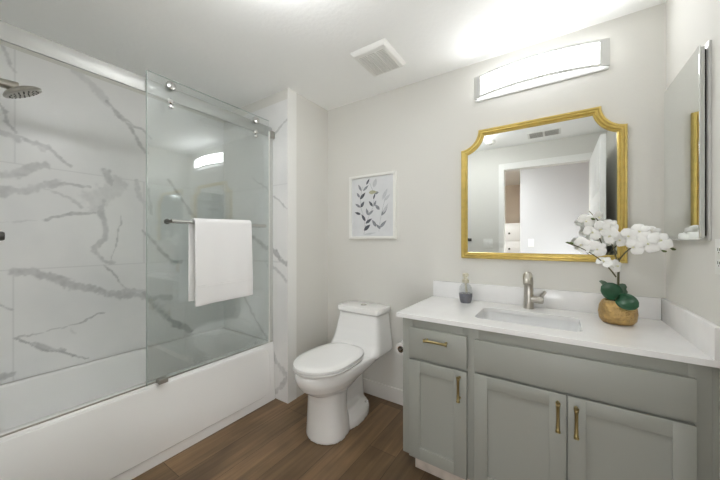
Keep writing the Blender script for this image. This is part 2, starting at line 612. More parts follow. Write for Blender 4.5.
# ---- hallway behind the camera (seen in the mirror) ---------------------
b = BM(); box(b, -0.463, 1.3, -1.2, -1.1, 0, H); struct('wall_hall', b, M['hall'])
b = BM(); box(b, 1.2, 1.3, -1.1, -0.12, 0, H); box(b, -4.0, -0.3, -3.0, -2.9, 0, H)
box(b, -4.1, -4.0, -3.0, -0.12, 0, H); box(b, -0.40, -0.3, -2.9, -1.2, 0, H); box(b, -4.0, XL - 0.1, -0.2, -0.12, 0, H)
box(b, 0.5535, 1.3, -0.2, -0.12, 0, H)
struct('wall_bedroom', b, M['hall_beige'])

# ================================================================== BATHTUB
t = thing('bathtub', 'white alcove bathtub with raised apron panel along the marble wall', 'bathtub', (-2.22, 0.81, 0))
b = BM()
ty0, ty1 = YS + 0.012, YJ - 0.003
x0 = XL + 0.0006
rings = [rrect(x0, -1.856, ty0, ty1, 0.008, 0.001), rrect(x0, -1.858, ty0, ty1, 0.008, 0.06), rrect(x0, -1.876, ty0, ty1, 0.01, 0.435),
         rrect(x0, -1.880, ty0, ty1, 0.012, 0.447), rrect(x0, -1.886, ty0 + .004, ty1 - .004, 0.014, 0.452),
         rrect(x0 + 0.028, -1.948, ty0 + 0.07, ty1 - 0.06, 0.09, 0.452), rrect(x0 + 0.034, -1.956, ty0 + 0.08, ty1 - 0.068, 0.09, 0.444),
         rrect(x0 + 0.045, -1.972, ty0 + 0.12, ty1 - 0.085, 0.10, 0.34), rrect(x0 + 0.07, -2.0, ty0 + 0.22, ty1 - 0.12, 0.12, 0.16),
         rrect(x0 + 0.10, -2.03, ty0 + 0.27, ty1 - 0.15, 0.12, 0.115), rrect(x0 + 0.16, -2.09, ty0 + 0.33, ty1 - 0.22, 0.10, 0.10)]
loft(b, rings)
obj('tub_shell', b, M['tub'], t, smooth=50)
# raised apron panel
b = BM()
pr = []
for ins, dx in ((0, 0.0), (0, 0.006), (0.004, 0.010)):
    ring = []
    for p in rrect(ty0 + .01 + ins, 1.515 - ins, 0.062 + ins, 0.440 - ins * 1.2, 0.085 - ins, 0):
        y, z = p.x, p.y
        xa = -1.858 + (z - .06) / .375 * (-1.876 + 1.858)
        ring.append(Vector((xa + dx - 0.001, y, z)))
    pr.append(ring)
loft(b, pr)
obj('apron_panel', b, M['tub'], t, smooth=40)
b = BM(); lathe(b, [(0.03, 0), (0.03, .004), (.02, .006)], (-2.25, ty0 + 0.42, 0.10)); obj('drain', b, M['chrome'], t)

# ================================================================== SHOWER DOOR SET
# fixed panel
t = thing('fixed_shower_panel', 'fixed clear glass shower panel behind the sliding door, at the far end of the tub', 'shower glass', (-1.903, 1.1, 0.452))
b = BM(); box(b, -1.907, -1.899, 0.70, 1.556, 0.4585, 2.13); obj('glass_pane', b, M['glass'], t, smooth=0)
b = BM(); box(b, -1.914, -1.8905, 1.552, 1.5695, 0.4525, 2.13, 0.002); obj('wall_channel', b, M['satin'], t, label='slim aluminium wall channel')
# rail
t = thing('shower_door_rail', 'flat metal rail above the tub that carries the sliding shower door', 'rail', (-1.885, 0.8, 2.11))
b = BM(); box(b, -1.888, -1.877, YS + 0.009, 1.548, 2.078, 2.155, 0.002); obj('rail_bar', b, M['railmat'], t)
for y0, y1 in ((1.53, 1.5695),):
    b = BM(); box(b, -1.8895, -1.868, y0, y1, 2.072, 2.128, 0.003); obj('end_bracket', b, M['guide'], t, label='grey metal end bracket')
for y in (0.9, 1.45):
    b = BM(); lathe(b, [(0.012, 0), (0.012, .0103)], (-1.8985, y, 2.115), (1, 0, 0)); obj('standoff', b, M['chrome'], t)
# sill track
b = BM(); box(b, -1.895, -1.8865, ty0 + .01, 1.566, 0.4522, 0.4585, 0.001)
tag(obj('sill_track', b, M['nickel'], origin=(-1.893, 0.8, 0.452)), 'thin grey metal track along the rim of the tub under the glass', 'track')
# sliding door
t = thing('sliding_shower_door', 'frameless sliding glass shower door with rollers and a towel bar', 'shower door', (-1.862, 1.08, 0.47))
DY0, DY1, DZ0, DZ1 = 0.686, 1.505, 0.462, 2.192
b = BM(); box(b, -1.867, -1.859, DY0, DY1, DZ0, DZ1); obj('glass_pane', b, M['glass'], t, smooth=0)
b = BM(); box(b, -1.8672, -1.8588, DY0 - 0.004, DY0 - .0002, DZ0, DZ1); box(b, -1.8672, -1.8588, DY0, DY1, DZ1 + .0002, DZ1 + 0.002)
obj('polished_edge', b, M['glass_edge'], t, smooth=0)
b = BM(); box(b, -1.869, -1.857, DY1, DY1 + 0.008, DZ0, DZ1 - 0.08); obj('edge_seal', b, M['plastic'], t)
for y in (0.80, 1.378):
    b = BM()
    lathe(b, [(0.010, -0.011), (0.010, 0), (0.0235, 0.0005), (0.0255, 0.004), (0.0255, 0.016), (0.022, 0.021), (0.012, 0.023), (0.010, 0.020), (0, 0.020)], (-1.859, y, 2.152), (1, 0, 0))
    r = obj('roller', b, M['chrome'], t)
    b = BM(); lathe(b, [(0.015, 0), (0.0165, .004), (0.0165, .012), (0.011, .017), (0, .017)], (-1.859, y, 2.064), (1, 0, 0))
    lathe(b, [(0.011, 0), (0.0125, .003), (0.0125, .010), (0.008, .013), (0, .013)], (-1.859, y + 0.004, 2.036), (1, 0, 0))
    obj('anti_jump_stud', b, M['chrome'], t)
# towel bar on the door
BX, BZ = -1.800, 1.368
b = BM(); tube(b, [(BX, 0.78, BZ), (BX, 1.425, BZ)], 0.012, 16); tb = obj('towel_bar', b, M['chrome'], t)
for y in (0.782, 1.415):
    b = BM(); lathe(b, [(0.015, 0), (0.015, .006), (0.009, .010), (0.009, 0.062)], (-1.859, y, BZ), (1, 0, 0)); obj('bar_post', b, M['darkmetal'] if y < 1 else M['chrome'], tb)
# bottom guide
t = thing('door_guide_block', 'small grey metal guide block clipped to the tub rim below the sliding door', 'guide', (-1.862, 0.75, 0.452))
b = BM(); box(b, -1.884, -1.869, 0.735, 0.785, 0.4535, 0.476, 0.002); obj('rear_cheek', b, M['guide'], t)
b = BM(); box(b, -1.8575, -1.846, 0.738, 0.785, 0.449, 0.476, 0.002); box(b, -1.883, -1.848, 0.738, 0.785, 0.4525, 0.4605, .001); obj('front_cheek', b, M['guide'], t)

# towel
b = BM()
ny = 26
R = 0.019
path = []
for i in range(15):
    path.append((BX - 0.024 + 0.006 * (1 - i / 14), 0.895 - BZ + i / 14 * (BZ - .02 - 0.895), 'b'))
for i in range(9):
    a = PI - i * PI / 8
    path.append((BX + math.cos(a) * (R + .006), math.sin(a) * R, 't'))
for i in range(18):
    path.append((BX + 0.026 + 0.004 * i / 17, -.02 - i / 17 * (BZ - .02 - 0.868), 'f'))
rows = []
for iy in range(ny + 1):
    f = iy / ny
    row = []
    for j, (x, dz, k) in enumerate(path):
        down = min(1, -dz / .5) if dz < 0 else 0
        y = 0.897 + (1.283 - 0.897) * f + (0.012 * down * (f - .3))
        if k == 'b':
            y -= 0.012 * (1 - f)
        wob = 0.004 * math.sin(f * 7 + j * .05) * down + 0.003 * math.sin(f * 15 + 1) * down
        zz = BZ + dz + (0.012 * f if k != 'x' else 0)
        if k == 'f' and j > len(path) - 7 and j < len(path) - 5:
            wob += 0.0025
        row.append(b.verts.new((x + (wob if k == 'f' else 0), y, zz)))
    rows.append(row)
for r0, r1 in zip(rows, rows[1:]):
    for i in range(len(path) - 1):
        b.faces.new((r0[i], r0[i + 1], r1[i + 1], r1[i]))
bmesh.ops.recalc_face_normals(b, faces=b.faces)
tw = obj('towel', b, M['cotton'], origin=(BX, 1.1, 0.87), smooth=60)
m = solidify(tw, 0.010, 0)
m = tw.modifiers.new('round', 'BEVEL'); m.width = 0.003; m.segments = 2
m.limit_method = 'ANGLE'
tag(tw, 'white cotton bath towel folded over the bar of the glass shower door', 'towel')
b = BM()
for hz in (0.990, 0.978):
    tube(b, [(BX + 0.0345 + 0.004 * math.sin(iy / ny * 7 + 1.9) * .8 + 0.003 * math.sin(iy / ny * 15 + 1) * .8, 0.903 + (1.293 - 0.903) * iy / ny, hz + .012 * iy / ny) for iy in range(ny + 1)], 0.0022, 8)
hem = obj('hem_band', b, M['cotton'], None, origin=(BX, 1.1, 0.87))
hem.parent = tw
hem.location = (0, 0, 0)

# ================================================================== SHOWER HEAD AND VALVE
t = thing('overhead_shower', 'brushed nickel shower head on the end wall above the tub', 'shower head', (-2.2, YS + 0.01, 2.02))
b = BM()
nrm = Vector((0.0, 0.50, -0.86)).normalized()
hc = Vector((-2.2, 0.283, 1.985))
lathe(b, [(0.055, 0.0), (0.071, 0.002), (0.074, 0.006), (0.073, 0.012), (0.062, 0.022), (0.040, 0.030), (0.015, 0.034)], hc, -nrm, 32)
obj('spray_head', b, M['nickel'], t)
b = BM()
u, w = frame_of(nrm)
for rr, nn in ((0.018, 6), (0.036, 12), (0.054, 18)):
    for k in range(nn):
        p = hc + (u * math.cos(2 * PI * k / nn) + w * math.sin(2 * PI * k / nn)) * rr
        lathe(b, [(0.0032, -0.001), (0.0028, 0.0025)], p, nrm, 8)
obj('nozzles', b, M['darkmetal'], t)
b = BM()
tube(b, bez(hc + Vector((0, -.02, .028)), hc + Vector((0, -.11, 0.03)), (-2.2, YS + 0.012, 1.985), 10), [0.022, .022, .0215, .021, .0205, .02, .019, .018, .017, .016, .016], 16)
obj('arm', b, M['nickel'], t)
b = BM(); lathe(b, [(0.032, 0), (0.032, .006), (0.018, .014)], (-2.2, YS + 0.0085, 1.985), (0, 1, 0)); obj('flange', b, M['nickel'], t)
t = thing('shower_valve', 'dark metal shower valve handle on the end wall above the tub', 'valve', (-2.2, YS + 0.01, 1.28))
b = BM(); lathe(b, [(0.08, 0), (0.08, .004), (0.03, .012), (0.028, 0.06)], (-2.2, YS + 0.0085, 1.28), (0, 1, 0)); obj('escutcheon', b, M['nickel'], t)
b = BM(); lathe(b, [(0.022, 0), (0.022, .093), (0.018, .100), (0, .100)], (-2.2, YS + 0.07, 1.28), (0, 1, 0)); obj('handle', b, M['darkmetal'], t)

# ================================================================== TOILET
TX = -1.252
t = thing('toilet', 'white one-piece toilet with closed lid between the tub and the vanity', 'toilet', (TX, 1.65, 0))


def egg(z, yf, yb, hw, hwb=None, n=40, pf=2.0, pb=2.6, split=.42):
    """outline with a rounded front (low Y) and a squarer back"""
    hwb = hwb or hw
    yc = yf + (yb - yf) * split
    pts = []
    for i in range(n):
        a = 2 * PI * i / n
        c, s = math.cos(a), math.sin(a)
        p = pf if s < 0 else pb
        w = hw if s < 0 else hw + (hwb - hw) * min(1, max(0, s)) ** .6
        x = w * (abs(c) ** (2 / p)) * (1 if c >= 0 else -1)
        y = (yc - yf if s < 0 else yb - yc) * (abs(s) ** (2 / p)) * (1 if s >= 0 else -1)
        pts.append(Vector((TX + x, yc + y, z)))
    return pts


b = BM()
# bowl and deck
tt = BM()
loft(tt, [egg(.275, 1.38, 1.69, .105), egg(.305, 1.325, 1.75, .132, .125), egg(.345, 1.275, 1.82, .163, .15), egg(.385, 1.25, 1.90, .182, .185, pb=4), egg(.415, 1.242, 1.97, .189, .21, pb=5), egg(.443, 1.242, 2.034, .190, .220, pb=5), egg(.450, 1.248, 2.03, .185, .216, pb=5)])
merge(b, tt)
# pedestal
tt = BM()
loft(tt, [egg(0.0, 1.354, 1.62, .136, pb=3), egg(0.03, 1.356, 1.62, .135, pb=3), egg(0.15, 1.362, 1.60, .127, pb=3), egg(0.25, 1.362, 1.60, .120, pb=3), egg(0.33, 1.345, 1.63, .124, pb=3)])
merge(b, tt)
# trapway and rear foot
tt = BM()
loft(tt, [egg(0.0, 1.55, 1.90, .045, pb=4), egg(0.2, 1.55, 1.88, .045, pb=4), egg(0.37, 1.55, 1.86, .06, pb=4)])
merge(b, tt)
tt = BM()
loft(tt, [egg(0.0, 1.50, 1.90, .138, pb=2.4), egg(0.045, 1.50, 1.90, .138, pb=2.4), egg(0.075, 1.50, 1.885, .128, pb=2.4), egg(0.12, 1.50, 1.80, .10, pb=2.4)])
merge(b, tt)
# tank
tt = BM()


def tring(z, hw, yf, r=.05):
    return [Vector((p.x, p.y, z)) for p in rrect(TX - hw, TX + hw, yf, 2.034, r, z, 8)]


loft(tt, [tring(.425, .215, 1.73, .06), tring(.445, .220, 1.735, .06), tring(.47, .217, 1.755, .055), tring(.50, .211, 1.775, .05), tring(.54, .204, 1.79, .045), tring(.59, .195, 1.807, .04), tring(.65, .185, 1.822, .035), tring(.708, .177, 1.832, .03)])
merge(b, tt)
body = obj('bowl_and_tank', b, M['ceramic'], t, smooth=180)
m = body.modifiers.new('fuse', 'REMESH'); m.mode = 'VOXEL'; m.voxel_size = 0.0075; m.use_smooth_shade = True
m = body.modifiers.new('soften', 'SMOOTH'); m.iterations = 6; m.factor = 0.5
b = BM()
loft(b, [rrect(TX - .180, TX + .180, 1.827, 2.036, .03, .7105), rrect(TX - .188, TX + .188, 1.820, 2.036, .034, .714), rrect(TX - .191, TX + .191, 1.817, 2.036, .034, .742),
         rrect(TX - .186, TX + .186, 1.823, 2.034, .03, .752), rrect(TX - .168, TX + .168, 1.84, 2.02, .025, .755)])
lid = obj('tank_lid', b, M['ceramic'], t, smooth=40)
b = BM(); lathe(b, [(0.026, 0), (0.026, .004), (0.022, .006), (0, .006)], (TX, 1.925, .7545)); obj('flush_button', b, M['chrome'], lid)
b = BM()
loft(b, [egg(.4525, 1.248, 1.755, .180, pb=3), egg(.456, 1.244, 1.76, .184, pb=3), egg(.464, 1.241, 1.76, .186, pb=3), egg(.468, 1.250, 1.755, .178, pb=3)])
obj('seat', b, M['seat'], t, smooth=40)
b = BM()
loft(b, [egg(.4745, 1.249, 1.758, .178, pb=3), egg(.476, 1.242, 1.764, .185, pb=3), egg(.488, 1.243, 1.764, .184, pb=3), egg(.497, 1.257, 1.755, .172, pb=3), egg(.500, 1.29, 1.72, .14, pb=3), egg(.501, 1.37, 1.64, .07, pb=3)])
obj('seat_lid', b, M['seat'], t, smooth=40)
for sx in (-1, 1):
    b = BM(); box(b, TX + sx * .075 - .02, TX + sx * .075 + .02, 1.752, 1.775, .452, .486, .006); obj('hinge', b, M['seat'], t)
    b = BM(); lathe(b, [(0.013, 0), (0.013, .010), (0.008, .016), (0, .017)], (TX + sx * .105, 1.80, .085)); obj('bolt_cap', b, M['seat'], t)

# ================================================================== VANITY CABINET
CX0, CX1, CYF, CZ1 = -0.701, 0.436, 1.475, 0.839
t = thing('vanity_cabinet', 'grey shaker vanity cabinet with three doors, one drawer and brass pulls', 'cabinet', (-0.13, 1.76, 0))
b = BM(); box(b, CX0, CX0 + .018, CYF + .018, YB - .004, .1, CZ1, .001); obj('side_panel', b, M['cabinet'], t)
b = BM(); box(b, CX1 - .018, CX1, CYF + .018, YB - .004, .1, CZ1, .001); obj('side_panel', b, M['cabinet'], t)
b = BM(); box(b, CX0 + .018, CX1 - .018, CYF + .018, YB - .004, .1, .118); obj('bottom_panel', b, M['cabinet'], t)
b = BM()
for a in ((CX0, -.645, .1, CZ1), (-.38, -.307, .1, CZ1), (.38, CX1, .1, CZ1), (0.02, .056, .118, .62)):
    box(b, a[0], a[1], CYF, CYF + .018, a[2], a[3], .0008)
for a in ((-.645, -.38, .1, .118), (-.307, .385, .1, .118), (-.645, -.38, .61, .65), (-.307, .385, .61, .66), (-.645, -.38, .765, CZ1), (-.307, .385, .765, CZ1)):
    box(b, a[0], a[1], CYF + .0004, CYF + .018, a[2], a[3], .0008)
obj('face_frame', b, M['cabinet'], t)
b = BM(); box(b, CX1 + .0005, XR - .001, CYF + .002, CYF + .018, .1, CZ1, .0008); obj('filler_strip', b, M['cabinet'], t)
b = BM(); box(b, -.65, CX1, 1.525, 1.54, 0.001, .1, .001); obj('toe_kick', b, M['toe'], t, label='pale unpainted toe kick board')


def pull(parent, p, vertical, L=.120):
    b = BM()
    d = Vector((0, 0, 1)) if vertical else Vector((1, 0, 0))
    c = Vector(p)
    yb = CYF - .0205
    off = Vector((0, -.028, 0))
    n = 8
    pts, rs = [], []
    for q, r in ((-.5, .0045), (-.495, .0068), (-.45, .0068), (-.44, .0052), (-.42, .0052), (-.40, .0062), (-.36, .0048), (0, .0046), (.36, .0048), (.40, .0062), (.42, .0052), (.44, .0052), (.45, .0068), (.495, .0068), (.5, .0045)):
        pts.append(Vector((c.x, yb, c.z)) + off + d * (q * L)); rs.append(r * 1.35)
    tube(b, pts, rs, 14)
    for q in (-.41, .41):
        base = Vector((c.x, yb, c.z)) + d * (q * L)
        lathe(b, [(0.0065, 0), (0.0065, .003), (0.0048, .006), (0.0048, .026)], base, (0, -1, 0), 12)
    return obj('handle', b, M['brass'], parent, label='brass bar pull')


def shaker(name, x0, x1, z0, z1, fr=.058):
    b = BM()
    y0, y1 = CYF - .020, CYF - .0006
    box(b, x0, x0 + fr, y0, y1, z0, z1, .0012)
    box(b, x1 - fr, x1, y0, y1, z0, z1, .0012)
    box(b, x0 + fr - .001, x1 - fr + .001, y0 + .0001, y1, z0, z0 + fr, .0012)
    box(b, x0 + fr - .001, x1 - fr + .001, y0 + .0001, y1, z1 - fr, z1, .0012)
    box(b, x0 + fr - .002, x1 - fr + .002, y0 + .009, y1, z0 + fr - .002, z1 - fr + .002)
    return obj(name, b, M['cabinet'], t, smooth=30)


def slab(name, x0, x1, z0, z1):
    b = BM(); box(b, x0, x1, CYF - .020, CYF - .0006, z0, z1, .0015)
    return obj(name, b, M['cabinet'], t, smooth=30)


d = slab('drawer', -0.656, -0.3571, 0.6385, 0.7944); pull(d, (-0.5041, 0, 0.746), False)
slab('false_front', -0.3226, 0.3965, 0.6434, 0.7884)
d = shaker('door', -0.656, -0.3571, 0.1058, 0.6227, .061); pull(d, (-0.3896, 0, 0.5438), True)
d = shaker('door', -0.3226, 0.0345, 0.1058, 0.6286); pull(d, (0.0069, 0, 0.5438), True)
d = shaker('door', 0.0404, 0.3965, 0.1058, 0.6286); pull(d, (0.0671, 0, 0.5399), True)

# toilet roll on the side of the vanity
t = thing('toilet_roll_holder', 'metal toilet roll holder fixed to the side of the grey vanity', 'holder', (-.705, 1.60, .63))
b = BM(); box(b, -.708, -.7015, 1.665, 1.705, .61, .65, .002); obj('mount_plate', b, M['nickel'], t)
b = BM(); tube(b, [(-.702, 1.685, .63), (-.750, 1.685, .63), (-.750, 1.675, .63), (-.750, 1.535, .63)], .0065, 12); obj('arm', b, M['nickel'], t)
t = thing('toilet_roll', 'white toilet paper roll hanging beside the grey vanity', 'toilet paper', (-.750, 1.595, .622))
ring = []
b = BM()
n = 36
prof = [(.020, 1.545), (.0335, 1.545), (.035, 1.547), (.035, 1.645), (.0335, 1.647), (.020, 1.647)]
loft(b, [[Vector((-.750 + r * math.cos(2 * PI * k / n), y, .626 + r * math.sin(2 * PI * k / n))) for k in range(n)] for r, y in prof + prof[:1]], False, False)
obj('paper', b, M['paper'], t)
b = BM()
prof = [(.0165, 1.546), (.0192, 1.546), (.0192, 1.646), (.0165, 1.646)]
loft(b, [[Vector((-.750 + r * math.cos(2 * PI * k / n), y, .626 + r * math.sin(2 * PI * k / n))) for k in range(n)] for r, y in prof + prof[:1]], False, False)
obj('core', b, M['card'], t, label='brown cardboard core')

# ================================================================== COUNTERTOP, SINK
t = thing('countertop', 'white quartz vanity countertop with low back and side splashes', 'countertop', (-.13, 1.75, .84))
KX0, KY0 = -.729, 1.449
SX0, SX1, SY0, SY1 = -.352, .098, 1.572, 1.862
b = BM()
hole = rrect(SX0, SX1, SY0, SY1, .045, 0, 6)
outer = [Vector(p) for p in ((KX0, KY0, 0), (XR - .0005, KY0, 0), (XR - .0005, YB - .0005, 0), (KX0, YB - .0005, 0))]


def slab_with_hole(b, outer, hole, z0, z1):
    lev = []
    for z in (z0, z1):
        vo = [b.verts.new((p.x, p.y, z)) for p in outer]
        vh = [b.verts.new((p.x, p.y, z)) for p in hole]
        es = [b.edges.new((q[i], q[(i + 1) % len(q)])) for q in (vo, vh) for i in range(len(q))]
        bmesh.ops.triangle_fill(b, use_beauty=True, use_dissolve=False, edges=es)
        lev.append((vo, vh))
    for k in (0, 1):
        a, c = lev[0][k], lev[1][k]
        for i in range(len(a)):
            j = (i + 1) % len(a)
            b.faces.new((a[i], a[j], c[j], c[i]))
    bmesh.ops.recalc_face_normals(b, faces=b.faces)


slab_with_hole(b, outer, hole, .8405, .864)
top = obj('worktop', b, M['quartz'], t, smooth=30)
m = top.modifiers.new('edge', 'BEVEL'); m.width = .0015; m.segments = 2; m.limit_method = 'ANGLE'; m.angle_limit = math.radians(60)
b = BM(); box(b, KX0, XR - .0205, YB - .020, YB - .0005, .8642, .9725, .0015); obj('backsplash', b, M['quartz'], t)
b = BM(); box(b, XR - .020, XR - .0005, KY0, YB - .0005, .8642, .9725, .0015); obj('side_splash', b, M['quartz'], t)
t = thing('sink', 'white rectangular undermount sink set in the quartz countertop', 'sink', (-.13, 1.72, .72))
b = BM()
rs = [rrect(SX0 - .02, SX1 + .02, SY0 - .02, SY1 + .02, .06, .8395), rrect(SX0 - .006, SX1 + .006, SY0 - .006, SY1 + .006, .05, .8395), rrect(SX0 - .004, SX1 + .004, SY0 - .004, SY1 + .004, .05, .82),
      rrect(SX0 + .006, SX1 - .006, SY0 + .006, SY1 - .006, .05, .745), rrect(SX0 + .03, SX1 - .03, SY0 + .03, SY1 - .03, .05, .722), rrect(SX0 + .10, SX1 - .10, SY0 + .10, SY1 - .10, .04, .716)]
loft(b, rs, False, True)
sk = obj('basin', b, M['sink'], t, smooth=50)
b = BM(); lathe(b, [(0.024, 0), (0.024, .003), (0.014, .005), (0, .005)], (-.127, 1.72, .717)); obj('drain', b, M['chrome'], t)

# ================================================================== FAUCET
FX, FY = -.132, 1.972
t = thing('faucet', 'brushed nickel single-lever faucet behind the sink', 'faucet', (FX, FY, .864))
b = BM()
tube(b, [(FX, FY, .8645), (FX, FY, .8665), (FX, FY, .869), (FX, FY - .001, .93), (FX, FY - .003, .98)], [.029, .029, .0275, .0255, .0245], 28)
obj('body', b, M['nickel'], t)
b = BM()
pts = bez((FX, FY - .003, .98), (FX, FY - .004, 1.055), (FX, FY - .055, 1.058), 10) + bez((FX, FY - .062, 1.056), (FX, FY - .085, 1.048), (FX, FY - .098, 1.015), 6)
tube(b, pts, [.0245] * 11 + [.024] * 4 + [.0235, .0225, .021], 24)
obj('spout', b, M['nickel'], t)
b = BM()
lathe(b, [(.019, 0.015), (.0195, .028), (.0195, .045), (.018, .046), (.018, .048), (.021, .049), (.021, .068), (.017, .074), (0, .075)], (FX, FY - .004, .918), (1, -.15, .02), 24)
hub = obj('handle_hub', b, M['nickel'], t)
b = BM()
tube(b, [(FX + .056, FY - .012, .928), (FX + .066, FY - .016, .946), (FX + .080, FY - .022, .966), (FX + .084, FY - .024, .971)], [.0105, .0095, .009, .006], 14)
obj('lever', b, M['nickel'], hub)

# ================================================================== SOAP DISPENSER
PX, PY = -.478, 1.925
t = thing('soap_dispenser', 'small grey ombre glass soap bottle with cream pump on the countertop', 'soap dispenser', (PX, PY, .864))
b = BM()
lathe(b, [(.030, .0), (.033, .003), (.037, .02), (.0405, .044), (.0405, .060)], (PX, PY, .8645), n=10)
obj('smoky_base', b, M['smoke'], t, smooth=25, label='smoky grey lower half of the bottle')
b = BM()
lathe(b, [(.0405, .0), (.040, .022), (.036, .042), (.027, .055), (.017, .063), (.017, .069)], (PX, PY, .9246), n=10)
obj('clear_shoulder', b, M['bottle'], t, smooth=25, label='clear upper half of the bottle')
b = BM()
lathe(b, [(.021, 0), (.021, .020), (.012, .022), (.011, .036), (.018, .038), (.019, .056), (.015, .060), (0, .060)], (PX, PY, .991), n=18)
tube(b, [(PX, PY, 1.040), (PX + .010, PY - .022, 1.041), (PX + .014, PY - .036, 1.034)], [.008, .0075, .0065], 10)
pm = obj('pump', b, M['pump'], t, label='cream pump top')
b = BM(); tube(b, [(PX, PY, .991), (PX + .006, PY, .930)], .007, 8); obj('dip_tube', b, M['pump'], pm)

# ================================================================== ORCHID
OX, OY, OZ = .245, 1.848, .864
t = thing('potted_orchid', 'white orchid in a hammered gold pot at the right end of the countertop', 'plant', (OX, OY, OZ))
b = BM()
lathe(b, [(.045, 0), (.058, .004), (.069, .02), (.0735, .05), (.070, .082), (.060, .104), (.052, .110), (.050, .107), (.056, .095), (.05, .092)], (OX, OY, OZ + .0005), n=36)
obj('pot', b, M['pot'], t)
b = BM(); lathe(b, [(.055, 0), (.054, .008), (.03, .016), (0, .018)], (OX, OY, OZ + .09), n=20); obj('moss', b, M['soil'], t)


def cw(px, py, Y):
    """the point on the plane at depth Y that lies towards a given direction of the room (same pinhole as the survey)"""
    f, ya, yh, h = 292.93, .5894, 240.78, 1.2575
    r = (px - 360) / f
    c, s = math.cos(ya), math.sin(ya)
    v = Vector((r * c - s, r * s + c, (yh - py) / f))
    return Vector((0, 0, h)) + v * (Y / v.y)


def leaf_mesh(b, base, mid, tip, width, up=Vector((0, 0, 1)), cup=.25, n=10, m=6):
    cen = bez(base, mid, tip, n)
    rows = []
    for i, p in enumerate(cen):
        f = i / n
        d = (cen[min(i + 1, n)] - cen[max(i - 1, 0)]).normalized()
        side = d.cross(up).normalized()
        nn = side.cross(d).normalized()
        wd = width * (math.sin(PI * min(1, .08 + f * .92)) ** .55)
        rows.append([b.verts.new(p + side * (wd * .5 * (k / (m / 2) - 1)) + nn * (cup * wd * .5 * (k / (m / 2) - 1) ** 2)) for k in range(m + 1)])
    for r0, r1 in zip(rows, rows[1:]):
        for k in range(m):
            b.faces.new((r0[k], r0[k + 1], r1[k + 1], r1[k]))


O = Vector((OX, OY, OZ + .10))
V = Vector
TC = V((-.16, -.95, .25))
for base, mid, tip, wd, mt, up in (
        (cw(618, 297, OY - .045), cw(611, 290, OY - .075), cw(601, 286, OY - .060), .078, 'leaf', TC),
        (cw(618, 298, OY - .055), cw(627, 302, OY - .095), cw(639, 307, OY - .080), .072, 'leaf', TC),
        (cw(612, 296, OY - .01), cw(606, 283, OY - .01), cw(599, 281, OY - .01), .035, 'leaf_pale', V((0, -.5, .8))),
        (cw(618, 297, OY + .01), cw(622, 286, OY + .01), cw(627, 287, OY + .0), .05, 'leaf_pale', TC)):
    b = BM(); leaf_mesh(b, base, mid, tip, wd, up.normalized())
    lf = obj('leaf', b, M[mt], t, smooth=60)
    solidify(lf, .0015, 0)
# stems
S1 = [O + V((0, 0, -.01)), O + V((.002, 0, .08)), O + V((.004, 0, .16)), O + V((.004, 0, .21))]
b = BM(); tube(b, S1, [.0055, .005, .0045, .004], 10); obj('main_stem', b, M['stem'], t)
arch = [
    [cw(616, 277, OY), cw(606, 262, OY - .02), cw(590, 250, OY - .04), cw(568, 243, OY - .05)],
    [cw(617, 262, OY), cw(612, 235, OY), cw(600, 222, OY + .01), cw(589, 211, OY + .02)],
    [cw(618, 262, OY), cw(630, 242, OY - .02), cw(650, 236, OY - .03), cw(674, 250, OY - .03)],
]
for a in arch:
    b = BM()
    pts = []
    for i in range(13):
        f = i / 12
        p = a[0] * (1 - f) ** 3 + a[1] * 3 * f * (1 - f) ** 2 + a[2] * 3 * f * f * (1 - f) + a[3] * f ** 3
        pts.append(p)
    tube(b, pts, [.0032 - .0016 * i / 12 for i in range(13)], 8)
    obj('flower_stem', b, M['stem'], t)
def bloom(c, face, size, roll):
    face = Vector(face).normalized()
    u, w = frame_of(face)
    b = BM()
    for k, (ang, L, Wd) in enumerate(((90, .52, .40), (210, .5, .36), (330, .5, .36), (10, .54, .66), (170, .54, .66))):
        a = math.radians(ang) + roll
        d = u * math.cos(a) + w * math.sin(a)
        lift = .10 if k < 3 else .02
        tip = c + d * (L * size) - face * (lift * size * .6)
        mid = c + d * (L * size * .55) + face * (.10 * size)
        leaf_mesh(b, c + d * (.03 * size), mid, tip, Wd * size, face, -.18 if k < 3 else -.3, 7, 6)
    o = obj('bloom', b, M['petal'], t, smooth=80)
    solidify(o, .0012, 0)
    b = BM()
    tube(b, [c + face * .004, c + face * .010, c + face * (.015) - w * .004], [.003, .0042, .002], 8)
    obj('bloom_lip', b, M['lip'], o)


blooms = [(586, 221, .03, .066), (598, 217, .02, .055), (602, 229, .0, .075), (592, 233, .03, .07), (611, 236, -.01, .075), (582, 245, -.03, .072),
          (597, 249, -.04, .07), (604, 262, -.03, .062), (616, 266, -.02, .055), (619, 240, .01, .06), (629, 236, -.02, .066), (640, 232, -.03, .07),
          (634, 247, -.03, .068), (648, 244, -.04, .075), (660, 241, -.05, .078), (610, 226, .03, .06), (652, 233, -.01, .06)]
for i, (px, py, dy, sz) in enumerate(blooms):
    c = cw(px, py, OY + dy)
    tocam = (Vector((0, 0, 1.22)) - c).normalized()
    face = tocam + Vector((rng.uniform(-.9, .9), rng.uniform(-.3, .3), rng.uniform(-.5, .6)))
    bloom(c, face, sz * 1.12, rng.uniform(-.3, .3) + PI / 2)
for px, py, dy in ((571, 243, -.05), (667, 246, -.03), (664, 251, -.03), (673, 249, -.03), (593, 219, .0)):
    b = BM()
    c = cw(px, py, OY + dy)
    lathe(b, [(.001, -.009), (.0045, -.004), (.006, .0), (.0045, .006), (.001, .010)], c, (.8, 0, -.3), 10)
    obj('flower_bud', b, M['bud'], t)

# ================================================================== MIRROR
t = thing('wall_mirror', 'large gold-framed wall mirror with scooped top corners above the sink', 'mirror', (-.11, YB, 1.55))
MX0, MX1, MZ0, MZS, MZT = -.535, .310, 1.140, 1.866, 1.984
MA, MBx = -.424, .2035


